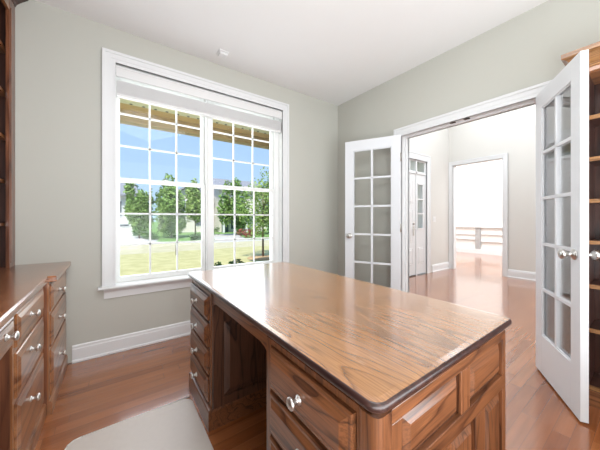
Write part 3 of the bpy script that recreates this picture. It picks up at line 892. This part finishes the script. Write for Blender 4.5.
for a, b in t_:
    loops.append([(DX - 0.004, KY + a, 2.03 + b), (KX - a, KY + a, 2.03 + b), (KX - a, KB - a, 2.03 + b), (DX - 0.004, KB - a, 2.03 + b)])
cr.loft(loops)
cr.build('crown_moulding', M['shelf_edge'], bk)
MB().box(KX + 0.016, DX - 0.016, -0.565, -0.545, 0.09, 2.0).build('divider', M['case_z'], bk)
for z in (0.09, 0.435, 0.70, 0.965, 1.215, 1.468, 1.72):
    s1 = MB().box(KX + 0.026, DX - 0.016, KB + 0.025, KY - 0.025, z, z + 0.022).build('shelf', M['case_y'], bk)
    MB().box(KX + 0.016, KX + 0.026, KB + 0.025, KY - 0.025, z - 0.001, z + 0.023).build('edge_strip', M['shelf_edge'], s1)['label'] = 'light oak edge strip'

# ------------------------------------------------------------ outdoors
GZ = -0.45
struct('ground', MB().add([(-80, 2.9, GZ - 0.02), (120, 2.9, GZ - 0.02), (120, 160, GZ - 0.02), (-80, 160, GZ - 0.02)], [(0, 1, 2, 3)]), M['green'])


def patch(name, pts, mat, dz):
    vs = [(x, y, GZ + dz) for x, y in pts] + [(x, y, GZ + dz - 0.015) for x, y in pts]
    n = len(pts)
    fs = [tuple(range(n))] + [tuple(range(2 * n - 1, n - 1, -1))] + [(i, n + i, n + (i + 1) % n, (i + 1) % n) for i in range(n)]
    return struct(name, MB().add(vs, fs), mat)


patch('lawn', [(-20, 4.9), (30, 4.9), (30, 13.0), (-20, 14.2)], M['lawn'], 0.0)
patch('lawn_verge', [(-20, 14.2), (30, 13.0), (30, 16.9), (6, 16.9), (3.3, 18.4), (0.4, 20.5), (-20, 24)], M['dry'], 0.0)
patch('sidewalk', [(-20, 24), (0.4, 20.5), (3.3, 18.4), (6, 16.9), (30, 16.9), (30, 17.7), (6.3, 17.7), (3.6, 19.2), (0.6, 21.4), (-20, 25)], M['concrete'], 0.01)
patch('driveway', [(-14, 24), (0.6, 21.4), (2.4, 20.1), (3.0, 23.4), (1.7, 28.2), (-14, 28.2)], M['concrete'], 0.0)
patch('driveway', [(6.0, 17.9), (8.2, 17.9), (10.6, 26.5), (7.6, 26.5)], M['concrete'], 0.0)
struct('porch_floor', MB().box(-1.2, 6.2, 2.98, 4.7, GZ, -0.06), M['concrete'])
pc = struct('porch_ceiling', MB().box(-1.6, 6.2, 2.98, 4.45, 2.62, 2.66), M['soffit'])
struct('porch_roof', MB().prism([(2.98, 2.68), (4.75, 2.68), (4.75, 2.74), (2.98, 3.4)], (-1.6, 0, 0), (0, 1, 0), (0, 0, 1), (7.8, 0, 0)), M['roof'])
struct('porch_beam', MB().box(-1.6, 6.2, 4.30, 4.45, 2.46, 2.62), M['beam'])
v_ = MB()
x = -1.5
v_.box(-1.6, 6.2, 3.93, 4.06, 2.610, 2.62)
struct('soffit_strip', v_, M['soffit_vent'])
hol = MB()
while x < 6.1:
    hol.box(x, x + 0.03, 4.02, 4.045, 2.606, 2.611)
    x += 0.14
hol.build('vent_slot', M['bronze'], bpy.data.objects['soffit_strip'])
for xx in (-1.5, 6.0):
    mbp = MB().box(xx - 0.09, xx + 0.09, 4.29, 4.46, -0.06, 2.46)
    mbp.box(xx - 0.12, xx + 0.12, 4.26, 4.49, -0.06, 0.06).box(xx - 0.12, xx + 0.12, 4.26, 4.49, 2.38, 2.46)
    tag(mbp.build('porch_post', M['trim']), 'square white porch post outside, ' + ('left of the window' if xx < 0 else 'beyond the entrance door'), 'post')


def crown(center, rad, n, size, seed, clumps=26):
    rn = random.Random(seed)
    cs = []
    for _ in range(clumps):
        while True:
            p = Vector((rn.uniform(-1, 1), rn.uniform(-1, 1), rn.uniform(-1, 1)))
            if 0.25 < p.length < 0.9: break
        cs.append(p)
    mb = MB()
    for _ in range(n):
        c = rn.choice(cs)
        d = Vector((rn.gauss(0, 1), rn.gauss(0, 1), rn.gauss(0, 1))).normalized() * rn.uniform(0.15, 0.36)
        p = c + d
        P = Vector(center) + Vector((p.x * rad[0], p.y * rad[1], p.z * rad[2]))
        a = Vector((rn.gauss(0, 1), rn.gauss(0, 1), rn.gauss(0, 0.6))).normalized()
        b = a.cross(Vector((rn.gauss(0, 1), rn.gauss(0, 1), rn.gauss(0, 1)))).normalized()
        s0 = size * rn.uniform(0.7, 1.3)
        mb.add([P - a * s0, P + b * s0 * 0.5, P + a * s0, P - b * s0 * 0.5], [(0, 1, 2, 3)])
    return mb


def tree(loc, h_, rad, leaf, label, seed, group, n=3600, size=0.15, trunk=0.07, base=None):
    z0 = GZ
    t = empty('tree', (loc[0], loc[1], z0), label, 'tree', group)
    cz = z0 + h_ - rad[2]
    tb = MB().tube((loc[0], loc[1], z0), (loc[0], loc[1], cz + rad[2] * 0.3), trunk, trunk * 0.4)
    rn = random.Random(seed + 50)
    for _ in range(6):
        a = rn.uniform(0, 6.28)
        s0 = rn.uniform(-0.6, 0.1) * rad[2] + cz
        tb.tube((loc[0], loc[1], s0), (loc[0] + math.cos(a) * rad[0] * 0.6, loc[1] + math.sin(a) * rad[1] * 0.6, s0 + rad[2] * 0.6), trunk * 0.4, trunk * 0.12, 6)
    tb.build('trunk', M['bark'], t)
    crown((loc[0], loc[1], cz), rad, n, size, seed).build('crown', M[leaf], t)
    return t


G1 = 'trees beyond the lawn'
tree((1.75, 24.6), 4.9, (1.05, 1.1, 2.35), 'leaf_mid', 'broad leafy green tree, leftmost of the trees across the lawn', 1, G1)
tree((3.95, 23.6), 5.0, (1.42, 1.5, 2.45), 'leaf_mid', 'widest leafy green tree, in the middle of the left window half', 2, G1, n=3400)
tree((6.45, 26.2), 5.0, (1.05, 1.2, 2.3), 'leaf_light', 'bright green tree just left of the window mullion', 3, G1)
tree((9.4, 23.6), 5.4, (1.5, 1.4, 2.5), 'leaf_mid', 'green tree seen in the left half of the right window unit', 4, G1)
tree((1.5, 47), 7.6, (2.8, 2.5, 3.4), 'leaf_blue', 'distant bluish green tree above the white house', 5, G1, size=0.25)
tree((13.3, 23.5), 5.6, (2.2, 2.0, 2.8), 'leaf_dark', 'dark green tree behind the young tree on the right', 6, G1, n=3000)
tree((11.5, 49), 7.0, (3.2, 2.5, 3.0), 'leaf_blue', 'distant bluish tree behind the middle house', 8, G1, size=0.25)
yt = tree((4.887, 9.33), 3.55, (0.95, 0.95, 1.28), 'leaf_light', 'young street tree with mulch ring on the lawn', 7, G1, n=2600, size=0.055, trunk=0.045)
ml = MB().lathe([(0.62, 0.0), (0.60, 0.03), (0.35, 0.06), (0.0, 0.07)], (4.887, 9.33, GZ), (0, 0, 1), 28)
tag(ml.build('mulch_ring', M['mulch']), 'round bed of orange brown mulch at foot of the young tree', 'mulch bed')
for i, (x, y, r, lf, lb) in enumerate(((2.02, 6.30, 0.26, 'leaf_dark', 'low dark green shrub outside the window, left one of the row'),
                                   (2.58, 6.22, 0.27, 'leaf_dark', 'low dark green shrub outside the window, middle one of the row'),
                                   (3.14, 6.10, 0.24, 'leaf_dark', 'low dark green shrub outside the window, right one of the row'))):
    tag(crown((x, y, GZ + r * 0.95), (r * 0.98, r, r * 0.98), 1300, 0.035, 30 + i).build('shrub', M[lf]), lb, 'shrub', 'shrubs below the window')
for i, (x, y, r) in enumerate(((2.35, 22.3, 0.38), (4.9, 20.3, 0.26), (5.6, 20.9, 0.26), (7.9, 25.4, 0.5))):
    tag(crown((x, y, GZ + r * 0.8), (r * 1.5, r, r * 0.9), 500, 0.07, 60 + i).build('shrub', M['leaf_dark']),
        ('rounded bush beside the driveway across the lawn', 'dark bush under the widest tree', 'smallest dark bush at the lawn edge', 'dark bush before the porch of the right house')[i], 'shrub', 'bushes across the lawn')
b_ = tag(crown((9.3, 20.6, GZ + 0.35), (1.0, 0.5, 0.4), 500, 0.07, 71).build('shrub', two_tone('red_leaves', (0.22, 0.05, 0.04), (0.42, 0.13, 0.10), 3)), 'low reddish bush across the street in the right window unit', 'shrub')

pl = empty('path_light', (2.23, 12.3, GZ), 'short dark post light standing on the lawn outside the left window unit', 'path light')
MB().tube((2.23, 12.3, GZ), (2.23, 12.3, 0.08), 0.022).build('post', M['bronze'], pl)
MB().lathe([(0.02, 0), (0.10, 0.0), (0.09, 0.02), (0.03, 0.07), (0.0, 0.09)], (2.23, 12.3, 0.07), (0, 0, 1), 16).build('lamp_head', M['bronze'], pl)


def house(name, x0, x1, y0, y1, eave, ridge, wall_mat, label, windows, along='x', garage=None, door=None):
    h = empty(name, ((x0 + x1) / 2, (y0 + y1) / 2, GZ), label, 'house')
    wb = MB().box(x0, x1, y0, y1, GZ, eave)
    ym, xm = (y0 + y1) / 2, (x0 + x1) / 2
    if along == 'x':
        wb.prism([(y0, eave), (y1, eave), (ym, ridge)], (x0, 0, 0), (0, 1, 0), (0, 0, 1), (x1 - x0, 0, 0))
        rf = MB().prism([(y0 - 0.5, eave - 0.15), (ym, ridge + 0.12), (y1 + 0.5, eave - 0.15), (y1 + 0.5, eave), (ym, ridge + 0.28), (y0 - 0.5, eave)], (x0 - 0.4, 0, 0), (0, 1, 0), (0, 0, 1), (x1 - x0 + 0.8, 0, 0))
    else:
        wb.prism([(x0, eave), (x1, eave), (xm, ridge)], (0, y0, 0), (1, 0, 0), (0, 0, 1), (0, y1 - y0, 0))
        rf = MB().prism([(x0 - 0.4, eave - 0.15), (xm, ridge + 0.12), (x1 + 0.4, eave - 0.15), (x1 + 0.4, eave), (xm, ridge + 0.28), (x0 - 0.4, eave)], (0, y0 - 0.4, 0), (1, 0, 0), (0, 0, 1), (0, y1 - y0 + 0.8, 0))
    wb.build('wall', wall_mat, h)
    rf.build('roof', M['roof'], h)
    for (a, b, c, d) in windows:
        w_ = MB().box(a - 0.08, b + 0.08, y0 - 0.05, y0, c - 0.08, d + 0.08).build('window', M['trim'], h)
        MB().box(a, (a + b) / 2 - 0.02, y0 - 0.07, y0 - 0.05, c, d).box((a + b) / 2 + 0.02, b, y0 - 0.07, y0 - 0.05, c, d).build('pane', M['far_window'], w_)
    if garage:
        a, b, c = garage
        g = MB().box(a, b, y0 - 0.06, y0, GZ, c)
        for k in range(4):
            g.box(a + 0.05, b - 0.05, y0 - 0.09, y0 - 0.06, GZ + 0.06 + k * (c - GZ) / 4, GZ + (k + 1) * (c - GZ) / 4 - 0.06)
        g.build('garage_door', M['trim'], h)
    if door:
        a, b, c = door
        MB().box(a, b, y0 - 0.06, y0, GZ, c).build('front_door', M['far_window'], h)
    return h


house('house', -9.0, 1.55, 28.6, 38, 3.3, 5.0, M['siding_w'], 'white house with driveway at left edge of the view outside', [(0.1, 0.65, 1.35, 2.7), (0.2, 1.2, 0.45, 0.62), (-3, -2, 1.0, 2.4)], garage=(-8, -4.4, 1.9))
house('house', 5.3, 9.6, 32.0, 42, 3.6, 5.0, M['siding'], 'beige gabled house behind the trees in the left window unit', [(6.4, 7.2, 2.0, 3.2), (7.9, 8.7, 0.3, 1.9)], along='y')
hc = house('house', 10.2, 16.5, 30.5, 40, 4.6, 6.3, M['siding'], 'beige house with dark porch seen in the right window unit', [(10.7, 11.5, 2.5, 3.8), (12.4, 13.2, 2.5, 3.8), (11.6, 12.3, -0.1, 1.3), (13.0, 13.9, -0.1, 1.3)], door=(10.5, 11.3, 1.7))
pr = MB().box(10.0, 14.5, 28.6, 30.5, 1.75, 1.95).build('porch_canopy', M['trim'], hc)
for x in (10.15, 11.5, 12.9, 14.3):
    MB().box(x - 0.10, x + 0.10, 28.7, 28.9, GZ, 1.75).build('porch_column', M['trim'], hc)
